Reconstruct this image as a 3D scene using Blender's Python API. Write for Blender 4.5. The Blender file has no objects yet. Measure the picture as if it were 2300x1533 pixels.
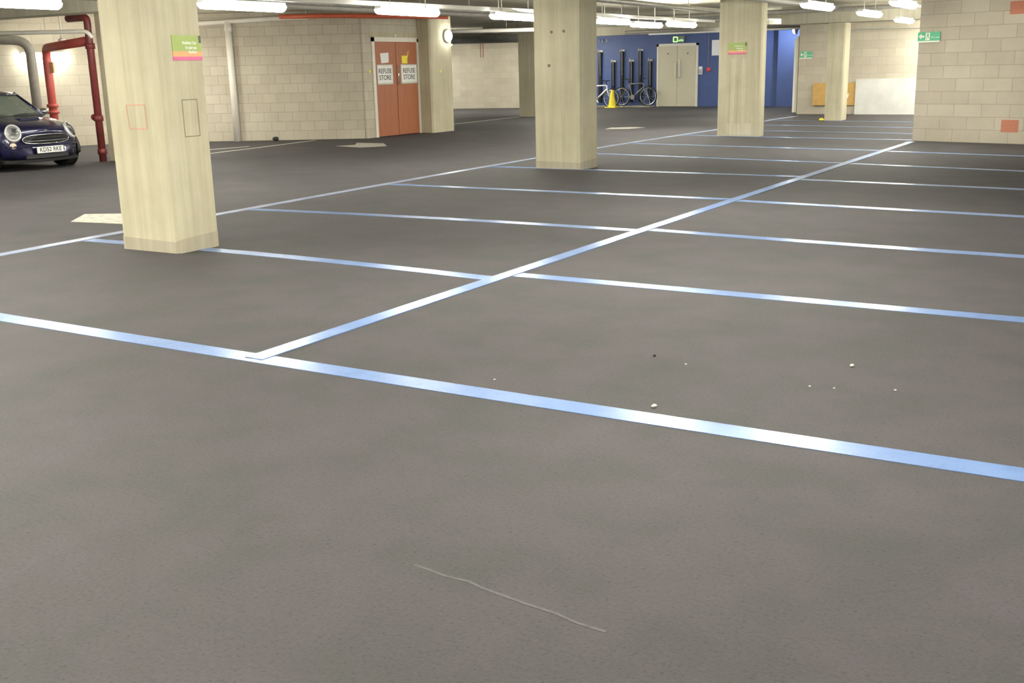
import bpy, math, random
from mathutils import Vector, Matrix

random.seed(7)
S = bpy.context.scene
COL = S.collection

# ------------------------------------------------------------------ camera
cam_d = bpy.data.cameras.new('camera')
cam_d.sensor_fit = 'HORIZONTAL'
cam_d.sensor_width = 36.0
cam_d.lens = 36.0 * 2411.2 / 2300.0
cam_d.clip_end = 200
cam = bpy.data.objects.new('camera', cam_d)
COL.objects.link(cam)
PITCH, ROLL, YAW = 0.2492, -0.0237, 0.5436
fw = Vector((-math.sin(YAW) * math.cos(PITCH), math.cos(YAW) * math.cos(PITCH), -math.sin(PITCH)))
r0 = Vector((math.cos(YAW), math.sin(YAW), 0))
u0 = r0.cross(fw)
rt = r0 * math.cos(ROLL) + u0 * math.sin(ROLL)
up = u0 * math.cos(ROLL) - r0 * math.sin(ROLL)
cam.matrix_world = Matrix(((rt.x, up.x, -fw.x, 0), (rt.y, up.y, -fw.y, 0), (rt.z, up.z, -fw.z, 1.5), (0, 0, 0, 1)))
S.camera = cam

# ------------------------------------------------------------------ world, exposure
w = bpy.data.worlds.new('world')
S.world = w
w.use_nodes = True
w.node_tree.nodes['Background'].inputs[0].default_value = (0.9, 0.95, 1.0, 1)
w.node_tree.nodes['Background'].inputs[1].default_value = 0.05
S.view_settings.view_transform = 'Standard'
S.view_settings.look = 'None'
S.view_settings.gamma = 1.0
S.view_settings.use_curve_mapping = False
S.view_settings.exposure = 0.92
S.cycles.use_denoising = True
S.cycles.max_bounces = 8
S.cycles.sample_clamp_indirect = 8.0
TUBE_POWER = 46.0            # emission of the fluorescent diffusers
LAMP_POWER = 40.0            # emission of the small bulkhead lamps
CEIL = 2.85

# ------------------------------------------------------------------ materials
class N:
    """small node-tree helper"""
    def __init__(s, name):
        s.m = bpy.data.materials.new(name)
        s.m.use_nodes = True
        s.t = s.m.node_tree
        s.b = s.t.nodes['Principled BSDF']
    def node(s, typ, **kw):
        n = s.t.nodes.new(typ)
        for k, v in kw.items():
            if k.startswith('i_'):
                n.inputs[k[2:].replace('_', ' ')].default_value = v
            else:
                setattr(n, k, v)
        return n
    def link(s, a, b):
        s.t.links.new(a, b)
    def set(s, **kw):
        for k, v in kw.items():
            s.b.inputs[k.replace('_', ' ')].default_value = v
        return s
    def coords(s, kind='Object', scale=(1, 1, 1)):
        tc = s.node('ShaderNodeTexCoord')
        mp = s.node('ShaderNodeMapping')
        mp.inputs['Scale'].default_value = scale
        s.link(tc.outputs[kind], mp.inputs['Vector'])
        return mp.outputs['Vector']
    def noise(s, vec, scale, detail=4, rough=0.6):
        n = s.node('ShaderNodeTexNoise')
        n.inputs['Scale'].default_value = scale
        n.inputs['Detail'].default_value = detail
        n.inputs['Roughness'].default_value = rough
        s.link(vec, n.inputs['Vector'])
        return n.outputs['Fac']
    def ramp(s, fac, stops):
        r = s.node('ShaderNodeValToRGB')
        el = r.color_ramp.elements
        while len(el) < len(stops):
            el.new(0.5)
        for e, (p, c) in zip(el, stops):
            e.position = p
            e.color = (*c, 1)
        s.link(fac, r.inputs['Fac'])
        return r.outputs['Color']
    def mix(s, a, b, fac=0.5, mode='MIX'):
        n = s.node('ShaderNodeMix', data_type='RGBA', blend_type=mode)
        if isinstance(fac, float):
            n.inputs['Factor'].default_value = fac
        else:
            s.link(fac, n.inputs['Factor'])
        for sock, v in ((n.inputs[6], a), (n.inputs[7], b)):
            if isinstance(v, tuple):
                sock.default_value = (*v, 1)
            else:
                s.link(v, sock)
        return n.outputs[2]
    def bump(s, h, strength=0.3, dist=0.01):
        n = s.node('ShaderNodeBump')
        n.inputs['Strength'].default_value = strength
        n.inputs['Distance'].default_value = dist
        s.link(h, n.inputs['Height'])
        s.link(n.outputs['Normal'], s.b.inputs['Normal'])
    def color(s, c):
        s.link(c, s.b.inputs['Base Color'])


def plain(name, col, rough=0.5, metal=0.0, var=0.12, scale=9.0, spec=0.5, **kw):
    n = N(name)
    v = n.coords('Object')
    f = n.noise(v, scale, 3)
    lo = tuple(c * (1 - var) for c in col)
    hi = tuple(min(1, c * (1 + var)) for c in col)
    n.color(n.ramp(f, [(0.3, lo), (0.7, hi)]))
    n.set(Roughness=rough, Metallic=metal)
    n.b.inputs['Specular IOR Level'].default_value = spec
    for k, val in kw.items():
        n.b.inputs[k.replace('_', ' ')].default_value = val
    return n.m


def glow(name, col, strength):
    n = N(name)
    n.b.inputs['Base Color'].default_value = (0.9, 0.9, 0.9, 1)
    n.b.inputs['Emission Color'].default_value = (*col, 1)
    n.b.inputs['Emission Strength'].default_value = strength
    return n.m


def asphalt():
    n = N('asphalt')
    v = n.coords('Object')
    big = n.noise(v, 0.35, 3)
    mid = n.noise(v, 2.2, 4)
    fine = n.noise(v, 72.0, 4, 0.7)
    grit = n.noise(v, 160.0, 2, 0.6)
    base = n.ramp(big, [(0.25, (0.066, 0.0635, 0.0675)), (0.75, (0.085, 0.0815, 0.086))])
    dirt = n.ramp(mid, [(0.3, (0.88, 0.93, 0.86)), (0.7, (1.14, 1.06, 1.09))])
    c = n.mix(base, dirt, 1.0, 'MULTIPLY')
    sp = n.ramp(fine, [(0.28, (0.55, 0.55, 0.56)), (0.43, (0.95, 0.95, 0.95)), (0.6, (1.02, 1.02, 1.02)), (0.8, (1.3, 1.27, 1.24))])
    c = n.mix(c, sp, 1.0, 'MULTIPLY')
    n.color(c)
    n.set(Roughness=0.72)
    n.b.inputs['Specular IOR Level'].default_value = 0.12
    h = n.mix(fine, grit, 0.4)
    n.bump(h, 0.55, 0.012)
    return n.m


def paint_line(name='blue_line_paint', a=(0.125, 0.21, 0.42), b=(0.17, 0.265, 0.49)):
    n = N(name)
    v = n.coords('Object')
    f = n.noise(v, 3.0, 3)
    c = n.ramp(f, [(0.3, a), (0.7, b)])
    wear = n.noise(v, 40.0, 4, 0.7)
    k = n.ramp(wear, [(0.2, (0.75, 0.75, 0.78)), (0.45, (1, 1, 1))])
    n.color(n.mix(c, k, 1.0, 'MULTIPLY'))
    n.set(Roughness=0.27)
    n.b.inputs['Specular IOR Level'].default_value = 0.5
    n.bump(n.noise(v, 22.0, 3), 0.12, 0.01)
    return n.m


def concrete(name, tint=(1, 1, 1)):
    n = N(name)
    v = n.coords('Object', (1, 1, 1))
    st = n.coords('Object', (9, 9, 0.35))
    streak = n.noise(st, 1.6, 4, 0.65)
    blot = n.noise(v, 1.3, 5, 0.6)
    fine = n.noise(v, 30, 3)
    a = tuple(x * y for x, y in zip((0.465, 0.425, 0.30), tint))
    b = tuple(x * y for x, y in zip((0.61, 0.57, 0.42), tint))
    c = n.ramp(streak, [(0.25, a), (0.72, b)])
    d = n.ramp(blot, [(0.3, (0.86, 0.85, 0.83)), (0.65, (1.05, 1.05, 1.05))])
    c = n.mix(c, d, 1.0, 'MULTIPLY')
    n.color(c)
    n.set(Roughness=0.85)
    n.b.inputs['Specular IOR Level'].default_value = 0.25
    n.bump(n.mix(fine, streak, 0.4), 0.18, 0.01)
    return n.m


def blockwork(name, c1, c2, mortar, bw=0.45, rh=0.225):
    n = N(name)
    tc = n.node('ShaderNodeTexCoord')
    sx = n.node('ShaderNodeSeparateXYZ')
    cx = n.node('ShaderNodeCombineXYZ')
    n.link(tc.outputs['Object'], sx.inputs[0])
    n.link(sx.outputs['X'], cx.inputs['X'])
    n.link(sx.outputs['Z'], cx.inputs['Y'])
    br = n.node('ShaderNodeTexBrick')
    br.offset = 0.5
    for k, val in (('Scale', 1.0), ('Mortar Size', 0.006), ('Mortar Smooth', 0.3), ('Bias', 0.0), ('Brick Width', bw), ('Row Height', rh)):
        br.inputs[k].default_value = val
    br.inputs['Color1'].default_value = (*c1, 1)
    br.inputs['Color2'].default_value = (*c2, 1)
    br.inputs['Mortar'].default_value = (*mortar, 1)
    n.link(cx.outputs[0], br.inputs['Vector'])
    f = n.noise(tc.outputs['Object'], 1.1, 4)
    d = n.ramp(f, [(0.3, (0.88, 0.87, 0.86)), (0.7, (1.06, 1.06, 1.06))])
    g = n.noise(tc.outputs['Object'], 60, 3)
    e = n.ramp(g, [(0.3, (0.93, 0.93, 0.93)), (0.7, (1.05, 1.05, 1.05))])
    c = n.mix(br.outputs['Color'], d, 1.0, 'MULTIPLY')
    c = n.mix(c, e, 1.0, 'MULTIPLY')
    n.color(c)
    n.set(Roughness=0.9)
    n.b.inputs['Specular IOR Level'].default_value = 0.2
    inv = n.node('ShaderNodeMath', operation='SUBTRACT')
    inv.inputs[0].default_value = 1.0
    n.link(br.outputs['Fac'], inv.inputs[1])
    n.bump(inv.outputs[0], 0.35, 0.012)
    return n.m


def wood(name, a, b):
    n = N(name)
    v = n.coords('Object', (6, 6, 0.5))
    f = n.noise(v, 3.0, 5, 0.6)
    n.color(n.ramp(f, [(0.3, a), (0.7, b)]))
    n.set(Roughness=0.45)
    return n.m


M = {}
M['asphalt'] = asphalt()
M['line'] = paint_line()
M['pale_line'] = paint_line('pale_line_paint', (0.25, 0.29, 0.42), (0.33, 0.37, 0.50))  # line paint with a paler, less saturated base colour
M['arrow'] = plain('worn_white_paint', (0.42, 0.40, 0.34), 0.7, var=0.3, scale=14)
M['concrete'] = concrete('column_concrete')
M['concrete_patch'] = concrete('patched_concrete', (0.80, 0.78, 0.82))
M['concrete_slurry'] = concrete('pale_concrete', (1.15, 1.15, 1.2))
M['slab'] = concrete('slab_concrete', (0.95, 0.97, 1.06))
M['block'] = blockwork('grey_blockwork', (0.52, 0.475, 0.385), (0.58, 0.535, 0.435), (0.44, 0.395, 0.31))
M['block_refuse'] = blockwork('buff_blockwork', (0.52, 0.475, 0.385), (0.58, 0.535, 0.435), (0.40, 0.355, 0.28), 0.335, 0.212)
M['block_right'] = blockwork('pale_blockwork', (0.47, 0.425, 0.345), (0.54, 0.495, 0.405), (0.37, 0.33, 0.26), 0.50, 0.2265)
M['block_far'] = blockwork('brown_blockwork', (0.52, 0.475, 0.385), (0.58, 0.535, 0.435), (0.47, 0.43, 0.345))
M['redblock'] = plain('red_block', (0.50, 0.20, 0.13), 0.9, var=0.1, scale=25)
M['blue_wall'] = plain('blue_wall_paint', (0.065, 0.105, 0.275), 0.5, var=0.06, scale=2)
M['red_door'] = wood('red_door_veneer', (0.34, 0.115, 0.05), (0.42, 0.15, 0.07))
M['white_trim'] = plain('white_gloss', (0.78, 0.74, 0.65), 0.45, var=0.04)
M['cream_door'] = plain('cream_door_paint', (0.62, 0.58, 0.44), 0.5, var=0.03)
M['pvc'] = plain('white_plastic_pipe', (0.86, 0.82, 0.74), 0.35, var=0.03)
M['steel'] = plain('galvanised_steel', (0.50, 0.49, 0.44), 0.42, 0.6, var=0.15, scale=6)
M['chrome'] = plain('chrome', (0.85, 0.85, 0.86), 0.08, 1.0, var=0.02)
M['dark_steel'] = plain('dark_duct', (0.19, 0.19, 0.175), 0.45, 0.3, var=0.2)
M['red_pipe'] = plain('red_pipe_paint', (0.46, 0.085, 0.07), 0.4, var=0.12)
M['dark_red_pipe'] = plain('dark_red_pipe_paint', (0.19, 0.035, 0.034), 0.45, var=0.15)
M['orange_pipe'] = plain('orange_red_pipe_paint', (0.62, 0.13, 0.06), 0.4, var=0.1)
M['grey_pipe'] = plain('grey_pipe_paint', (0.30, 0.285, 0.25), 0.5, var=0.1)
M['paper'] = plain('white_paper', (0.88, 0.88, 0.86), 0.7, var=0.02)
M['board'] = plain('white_sign_board', (0.84, 0.84, 0.80), 0.5, var=0.02)
M['ink'] = plain('black_ink', (0.05, 0.05, 0.05), 0.6, var=0.05)
M['grey_ink'] = plain('grey_ink', (0.13, 0.13, 0.13), 0.6, var=0.05)
M['yellow'] = plain('yellow_paint', (0.86, 0.72, 0.05), 0.5, var=0.06)
M['cone'] = plain('yellow_cone_plastic', (0.80, 0.64, 0.03), 0.45, var=0.06)
M['green'] = plain('lime_green_print', (0.38, 0.48, 0.15), 0.5, var=0.06)
M['orange'] = plain('orange_print', (0.78, 0.42, 0.20), 0.5, var=0.06)
M['pink'] = plain('pink_print', (0.72, 0.16, 0.33), 0.5, var=0.05)
M['white_print'] = plain('white_print', (0.85, 0.88, 0.78), 0.5, var=0.02)
M['exit_green'] = plain('exit_green', (0.10, 0.48, 0.26), 0.45, var=0.05)
M['exit_lit'] = glow('exit_lit_green', (0.18, 1.0, 0.10), 1.1)
M['mdf'] = plain('orange_board', (0.58, 0.36, 0.11), 0.6, var=0.08)
M['white_board'] = plain('whitewashed_board', (0.70, 0.70, 0.66), 0.6, var=0.15, scale=1.5)
M['tube'] = glow('fluorescent_diffuser', (1.0, 0.975, 0.87), TUBE_POWER)
M['lamp'] = glow('bulkhead_diffuser', (1.0, 0.98, 0.9), LAMP_POWER)
M['cool_lamp'] = glow('cool_bulkhead_diffuser', (0.86, 0.92, 1.0), LAMP_POWER * 5)
M['fitting'] = plain('white_light_housing', (0.74, 0.73, 0.69), 0.4, var=0.03)
M['car_paint'] = plain('indigo_car_paint', (0.005, 0.005, 0.045), 0.3, 0.3, var=0.05, Coat_Weight=1.0, Coat_Roughness=0.04)
M['car_black'] = plain('black_car_trim', (0.02, 0.02, 0.022), 0.5, var=0.1)
M['roof_black'] = plain('dark_car_roof', (0.02, 0.02, 0.045), 0.2, 0.1, var=0.05, Coat_Weight=1.0)
M['tyre'] = plain('tyre_rubber', (0.018, 0.018, 0.018), 0.8, var=0.1)
M['alloy'] = plain('silver_alloy', (0.62, 0.62, 0.62), 0.3, 0.9, var=0.04)
M['amber'] = plain('amber_lens', (0.75, 0.60, 0.45), 0.2, var=0.05)
M['plate'] = plain('number_plate_white', (0.85, 0.85, 0.80), 0.4, var=0.02)
M['stone'] = plain('pale_pebble', (0.62, 0.58, 0.52), 0.8, var=0.2, scale=40)
M['dark_litter'] = plain('dark_litter', (0.03, 0.028, 0.026), 0.8, var=0.3, scale=40)
M['black_tube'] = plain('black_rack_steel', (0.012, 0.012, 0.018), 0.45, var=0.2)
M['bike_white'] = plain('white_bike_frame', (0.82, 0.82, 0.84), 0.3, var=0.02)
M['bike_dark'] = plain('dark_bike_frame', (0.02, 0.022, 0.035), 0.3, var=0.1)
M['bike_grey'] = plain('grey_bike_frame', (0.20, 0.21, 0.25), 0.3, 0.3, var=0.1)
M['alarm_red'] = plain('red_plastic', (0.72, 0.07, 0.06), 0.4, var=0.04)
M['red_spray'] = plain('red_marker_line', (0.62, 0.30, 0.22), 0.8, var=0.1)
M['scuff'] = plain('pale_scuff', (0.092, 0.088, 0.09), 0.85, var=0.22, scale=30)
M['dark_mark'] = plain('dark_joint', (0.20, 0.17, 0.12), 0.9, var=0.2)
M['kerb'] = plain('kerb_concrete', (0.30, 0.28, 0.23), 0.85, var=0.15)


def glass_mat(name, col, rough=0.02):
    n = N(name)
    n.b.inputs['Base Color'].default_value = (*col, 1)
    n.set(Roughness=rough, Metallic=0.0, IOR=1.45)
    n.b.inputs['Transmission Weight'].default_value = 1.0
    return n.m


M['car_glass'] = plain('windscreen_glass', (0.13, 0.16, 0.135), 0.06, 0.0, var=0.05, spec=1.0, Coat_Weight=1.0, Coat_Roughness=0.02)  # base lightened to carry the grey-green reflection of the windscreen
M['reflector'] = plain('silver_reflector', (0.72, 0.72, 0.70), 0.25, 0.5, var=0.1, scale=60)
M['lens'] = glass_mat('clear_lens', (0.95, 0.96, 0.97))

# ------------------------------------------------------------------ mesh builder
class MB:
    def __init__(s):
        s.v, s.f = [], []
    def add(s, vs, fs):
        o = len(s.v)
        s.v += [tuple(x) for x in vs]
        s.f += [tuple(i + o for i in f) for f in fs]
        return s
    def box(s, lo, hi, mat=None):
        (a, b, c), (d, e, f) = lo, hi
        vs = [(a, b, c), (d, b, c), (d, e, c), (a, e, c), (a, b, f), (d, b, f), (d, e, f), (a, e, f)]
        if mat is not None:
            vs = [mat @ Vector(q) for q in vs]
        return s.add(vs, [(0, 3, 2, 1), (4, 5, 6, 7), (0, 1, 5, 4), (1, 2, 6, 5), (2, 3, 7, 6), (3, 0, 4, 7)])
    def cbox(s, c, size, mat=None):
        return s.box([p - q / 2 for p, q in zip(c, size)], [p + q / 2 for p, q in zip(c, size)], mat)
    def prism(s, pts, z0, z1):
        k = len(pts)
        vs = [(x, y, z0) for x, y in pts] + [(x, y, z1) for x, y in pts]
        fs = [tuple(reversed(range(k))), tuple(range(k, 2 * k))] + [(i, (i + 1) % k, k + (i + 1) % k, k + i) for i in range(k)]
        return s.add(vs, fs)
    def loft(s, rings, closed=True, caps=True):
        k = len(rings[0])
        vs = [q for r in rings for q in r]
        fs = []
        for i in range(len(rings) - 1):
            for j in range(k if closed else k - 1):
                a = i * k + j
                b = i * k + (j + 1) % k
                fs.append((a, b, b + k, a + k))
        if caps and closed:
            fs.append(tuple(reversed(range(k))))
            fs.append(tuple(range((len(rings) - 1) * k, len(rings) * k)))
        return s.add(vs, fs)
    def tube(s, pts, r, n=12, caps=True, closed=False):
        P = [Vector(p) for p in pts]
        rs = r if isinstance(r, (list, tuple)) else [r] * len(P)
        rings = []
        prev = None
        m = len(P)
        for i, p in enumerate(P):
            if closed:
                t = (P[(i + 1) % m] - P[i - 1]).normalized()
            else:
                t = ((P[min(i + 1, m - 1)] - p).normalized() + (p - P[max(i - 1, 0)]).normalized()).normalized()
            if prev is None:
                ref = Vector((0, 0, 1)) if abs(t.z) < 0.9 else Vector((1, 0, 0))
                a = t.cross(ref).normalized()
            else:
                a = (prev - t * prev.dot(t)).normalized()
            prev = a
            b = t.cross(a)
            rings.append([p + (a * math.cos(2 * math.pi * j / n) + b * math.sin(2 * math.pi * j / n)) * rs[i] for j in range(n)])
        if closed:
            rings.append(rings[0])
            return s.loft(rings, True, False)
        return s.loft(rings, True, caps)
    def lathe(s, prof, n=24, mat=None):
        rings = []
        for r, z in prof:
            ring = [Vector((r * math.cos(2 * math.pi * j / n), r * math.sin(2 * math.pi * j / n), z)) for j in range(n)]
            if mat is not None:
                ring = [mat @ q for q in ring]
            rings.append(ring)
        return s.loft(rings, True, True)
    def build(s, name, mat, parent=None, loc=(0, 0, 0), rz=0.0, bevel=0.0, smooth=False, sub=0, seg=2):
        me = bpy.data.meshes.new(name)
        me.from_pydata(s.v, [], s.f)
        me.update()
        me.materials.append(mat)
        o = bpy.data.objects.new(name, me)
        COL.objects.link(o)
        o.location = loc
        o.rotation_euler = (0, 0, rz)
        if parent is not None:
            o.parent = parent
        if bevel:
            b = o.modifiers.new('bevel', 'BEVEL')
            b.width = bevel
            b.segments = seg
            b.limit_method = 'ANGLE'
        if sub:
            d = o.modifiers.new('subdivision', 'SUBSURF')
            d.levels = sub
            d.render_levels = sub
        if smooth:
            for p in me.polygons:
                p.use_smooth = True
        return o


def empty(name, loc=(0, 0, 0), rz=0.0):
    o = bpy.data.objects.new(name, None)
    COL.objects.link(o)
    o.location = loc
    o.rotation_euler = (0, 0, rz)
    return o


def tag(o, label=None, cat=None, group=None, kind=None):
    if label:
        o['label'] = label
    if cat:
        o['category'] = cat
    if group:
        o['group'] = group
    if kind:
        o['kind'] = kind
    return o


def copy_tree(o, parent=None):
    c = o.copy()
    COL.objects.link(c)
    if parent is not None:
        c.parent = parent
    for ch in list(o.children):
        copy_tree(ch, c)
    return c


def text(name, body, size, mat, parent, loc, rot, align='CENTER', bold=0.0, extrude=0.001, sx=1.0):
    cu = bpy.data.curves.new(name, 'FONT')
    cu.body = body
    cu.size = size
    cu.align_x = align
    cu.align_y = 'CENTER'
    cu.extrude = extrude
    cu.offset = bold
    tmp = bpy.data.objects.new(name, cu)
    me = bpy.data.meshes.new_from_object(tmp)
    bpy.data.objects.remove(tmp)
    me.materials.clear()
    me.materials.append(mat)
    o = bpy.data.objects.new(name, me)
    COL.objects.link(o)
    o.location = loc
    o.rotation_euler = rot
    o.scale = (sx, 1, 1)
    if parent is not None:
        o.parent = parent
    return o


def wall(name, p0, p1, z0, z1, mat, th=0.2, side=1, label=None):
    """wall whose visible face runs p0 -> p1; it thickens away from the viewer"""
    a, b = Vector(p0), Vector(p1)
    L = (b - a).length
    ang = math.atan2(b.y - a.y, b.x - a.x)
    m = MB()
    m.box((0, 0 if side > 0 else -th, z0), (L, th if side > 0 else 0, z1))
    o = m.build(name, mat, None, (p0[0], p0[1], 0), ang)
    tag(o, label, None, None, 'structure')
    return o


# ================================================================== SETTING
m = MB()
m.box((-34, -14, -0.2), (14, 46, 0))
tag(m.build('floor', M['asphalt']), 'dark grey asphalt floor of the car park', None, None, 'structure')
m = MB()
m.box((-34, -14, CEIL), (14, 46, CEIL + 0.25))
tag(m.build('ceiling', M['slab']), 'pale concrete slab ceiling above the pipes and lights', None, None, 'structure')

# angled refuse-store wall and its return with the red doors
wa0, wa1 = (-20.75, 17.35), (-15.84, 19.89)
wall('wall_refuse', wa0, wa1, 0, CEIL, M['block_refuse'], 0.2, 1, 'angled grey block wall left of the red doors')
m = MB()
m.box((-16.0, 19.90, 0), (-15.79, 20.215, CEIL))
m.box((-16.02, 20.215, 2.25), (-15.79, 22.02, CEIL))
ws = m.build('wall_refuse_side', M['block_refuse'], None)
# block pattern needs the run of the wall on local x
ws.data.transform(Matrix.Rotation(-math.pi / 2, 4, 'Z') @ Matrix.Translation((15.79, -19.86, 0)))
ws.location = (-15.79, 19.86, 0)
ws.rotation_euler = (0, 0, math.pi / 2)
tag(ws, 'block wall around the red refuse doors', None, None, 'structure')
wall('wall_left', (-26.0, 7.03), (-20.75, 17.44), 0, CEIL, M['block'], 0.2, 1, 'pale block wall behind the blue car')
wall('wall_mid', (-27.0, 34.93), (-18.9, 37.5), 0, CEIL, M['block_far'], 0.2, 1, 'bright block wall at the far end between two columns')
wall('wall_blue', (-18.9, 37.5), (-9.0, 37.5), 0, CEIL, M['blue_wall'], 0.2, 1, 'dark blue painted wall behind the bicycles')
wall('wall_far_right', (-9.33, 31.86), (6.0, 31.55), 0, CEIL, M['block_far'], 0.2, 1, 'far block wall with orange and white boards')
wall('wall_right', (-4.07, 21.48), (13.0, 16.98), 0, CEIL, M['block_right'], 0.22, 1, 'block wall at right with two red blocks')
wall('wall_near', (13.0, -13.0), (-33.0, -13.0), 0, CEIL, M['block'], 0.2, 1)
wall('wall_east', (13.0, 17.2), (13.0, -13.0), 0, CEIL, M['block'], 0.2, 1)
wall('wall_west', (-33.0, -13.0), (-33.0, 45.0), 0, CEIL, M['block'], 0.2, 1)
m = MB()
m.box((-11.62, 37.2, 0), (-9.0, 37.5, CEIL))
tag(m.build('wall_blue_return', M['blue_wall']), 'brighter blue wall face under the small lamp', None, None, 'structure')
# red blocks laid in the right hand wall (part of it)
wr = bpy.data.objects['wall_right']
for s0, z0, wd in ((1.62, 0.2, 0.30), (1.60, 2.2, 0.44)):
    m = MB()
    m.box((s0, -0.003, z0), (s0 + wd, 0.02, z0 + 0.215))
    tag(m.build('red_block', M['redblock'], wr), 'terracotta red block in the grey wall')
# downstand beams
def beam(name, p0, p1, z0, depth, label):
    a, b = Vector(p0), Vector(p1)
    L = (b - a).length
    m = MB()
    m.box((0, 0, z0), (L, depth, CEIL))
    o = m.build(name, M['slab'], None, (p0[0], p0[1], 0), math.atan2(b.y - a.y, b.x - a.x))
    tag(o, label, None, None, 'structure')
beam('trim_1', (-26.0, 12.25), (-13.6, 12.35), 2.56, 0.45, 'concrete beam over the parked car')
beam('trim_2', (-8.75, 28.2), (7.0, 28.2), 2.42, 0.95, 'concrete beam across the far column head')
beam('trim_3', (-18.6, 36.4), (-9.4, 36.4), 2.56, 0.5, 'dark beam over the blue wall')
m = MB()
m.prism([(-18.5, 29.3), (-15.9, 29.3), (-15.9, 31.3), (-18.5, 31.3)], 2.57, CEIL)
tag(m.build('trim_4', M['slab']), 'concrete pad over the far left column', None, None, 'structure')
# low kerb in front of the blue wall
m = MB()
m.box((-18.9, 36.95, 0), (-16.25, 37.5, 0.05))
tag(m.build('trim_5', M['kerb']), 'low concrete kerb below the bicycles', None, None, 'structure')

# ================================================================== COLUMNS
def column(x0, y0, x1, y1, label, ch=0.035, z1=CEIL - 0.003, patch=True):
    cx, cy = (x0 + x1) / 2, (y0 + y1) / 2
    a, b = (x1 - x0) / 2, (y1 - y0) / 2
    m = MB()
    m.prism([(-a, -b), (a - ch, -b), (a, -b + ch), (a, b), (-a, b)], 0, z1)
    o = m.build('concrete_column', M['concrete'], None, (cx, cy, 0))
    tag(o, label, 'column', 'concrete columns', 'thing')
    if patch:
        # the mortar fillet round the foot
        k = 0.004
        m = MB()
        pts = [(-a - k, -b - k), (a - ch, -b - k), (a + k, -b + ch), (a + k, b), (-a - k, b)]
        n = len(pts)
        top = [0.115, 0.10, 0.12, 0.14, 0.115]
        vs = [(x, y, 0) for x, y in pts] + [(x, y, t) for (x, y), t in zip(pts, top)]
        m.add(vs, [(i, (i + 1) % n, n + (i + 1) % n, n + i) for i in range(n)] + [tuple(range(n, 2 * n))])
        tag(m.build('column_foot', M['concrete_patch'], o), 'greyer mortar band at the foot')
    return o


col_near = column(-7.95, 6.44, -7.25, 6.90, 'nearest concrete column, with green and pink sign on its side')
col_mid = column(-8.23, 14.46, -7.435, 14.95, 'bare concrete column in the middle, standing at the fourth cross line')
col_sign = column(-8.17, 22.15, -7.245, 22.40, 'concrete column with small faded sign, in front of the blue wall', patch=False)
col_far = column(-7.60, 28.45, -7.17, 28.95, 'slim far concrete column in front of the orange board', z1=2.418, patch=False)
col_ref = column(-16.05, 22.03, -15.43, 22.95, 'concrete column right beside the red refuse doors', patch=False)
col_back = column(-17.62, 29.95, -16.85, 30.6, 'far concrete column before the bright end wall', z1=2.568, patch=False)
pier = column(-16.80, 13.50, -16.1, 14.0, 'grey pier with red riser pipe, behind the nearest column', patch=False)
# paler slurry foot on the signed column
m = MB()
m.box((-0.26, -0.1265, 0.04), (0.27, -0.12, 0.265))
tag(m.build('slurry_patch', M['concrete_slurry'], col_sign), 'pale cement smear near the foot', None, None)
for x0, x1 in ((-0.19, -0.11), (0.05, 0.13)):
    m = MB()
    m.box((x0, -0.1262, 0.265), (x1, -0.12, 1.58))
    tag(m.build('slurry_streak', M['concrete_slurry'], col_sign), 'pale cement streak running down the face')
for x, z in ((-0.10, 2.0), (0.105, 2.006), (-0.15, 1.52)):
    m = MB()
    m.lathe([(0.022, 0), (0.022, 0.003)], 10, Matrix.Translation((x, -0.245, z)) @ Matrix.Rotation(math.pi / 2, 4, 'X'))
    m.build('tie_hole', M['dark_mark'], col_mid)
# red marker square and cut-out joint on the nearest column
def outline(mb, pts, wd, nrm):
    P = [Vector(p) for p in pts]
    for i in range(len(P)):
        a, b = P[i], P[(i + 1) % len(P)]
        t = (b - a).normalized()
        s_ = t.cross(Vector(nrm)).normalized() * wd / 2
        q = Vector(nrm) * 0.002
        mb.add([a - s_ + q, b - s_ + q, b + s_ + q, a + s_ + q], [(0, 1, 2, 3)])
m = MB()
outline(m, [(-0.13, -0.23, 1.265), (0.10, -0.23, 1.268), (0.105, -0.23, 1.066), (-0.118, -0.23, 1.07)], 0.008, (0, -1, 0))
tag(m.build('marker_square', M['red_spray'], col_near), 'red hand-drawn square')
m = MB()
outline(m, [(0.35, -0.04, 1.30), (0.35, 0.13, 1.30), (0.35, 0.13, 0.99), (0.35, -0.04, 0.99)], 0.007, (1, 0, 0))
tag(m.build('joint_outline', M['dark_mark'], col_near), 'dark outline of a filled opening')

# ================================================================== FLOOR LINES
def poly_fn(c):
    return lambda t: sum(k * t ** (len(c) - 1 - i) for i, k in enumerate(c))


def strip(name, pts, width, z, mat=None):
    P = [Vector((x, y, 0)) for x, y in pts]
    vs, fs = [], []
    for i, p in enumerate(P):
        t = (P[min(i + 1, len(P) - 1)] - P[max(i - 1, 0)]).normalized()
        n_ = Vector((-t.y, t.x, 0)) * width / 2
        for q in (p + n_, p - n_):
            vs += [(q.x, q.y, z), (q.x, q.y, 0.0)]
    for i in range(len(P) - 1):
        a, b = i * 4, i * 4 + 4
        fs += [(a, b, b + 2, a + 2), (a, a + 1, b + 1, b), (a + 2, b + 2, b + 3, a + 3)]
    m = MB().add(vs, fs)
    return m.build(name, mat or M['line'])


p1 = poly_fn((0.00023, 7e-05, -4.12526))
p2 = poly_fn((0.00356, -0.11815, -8.17453))


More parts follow.
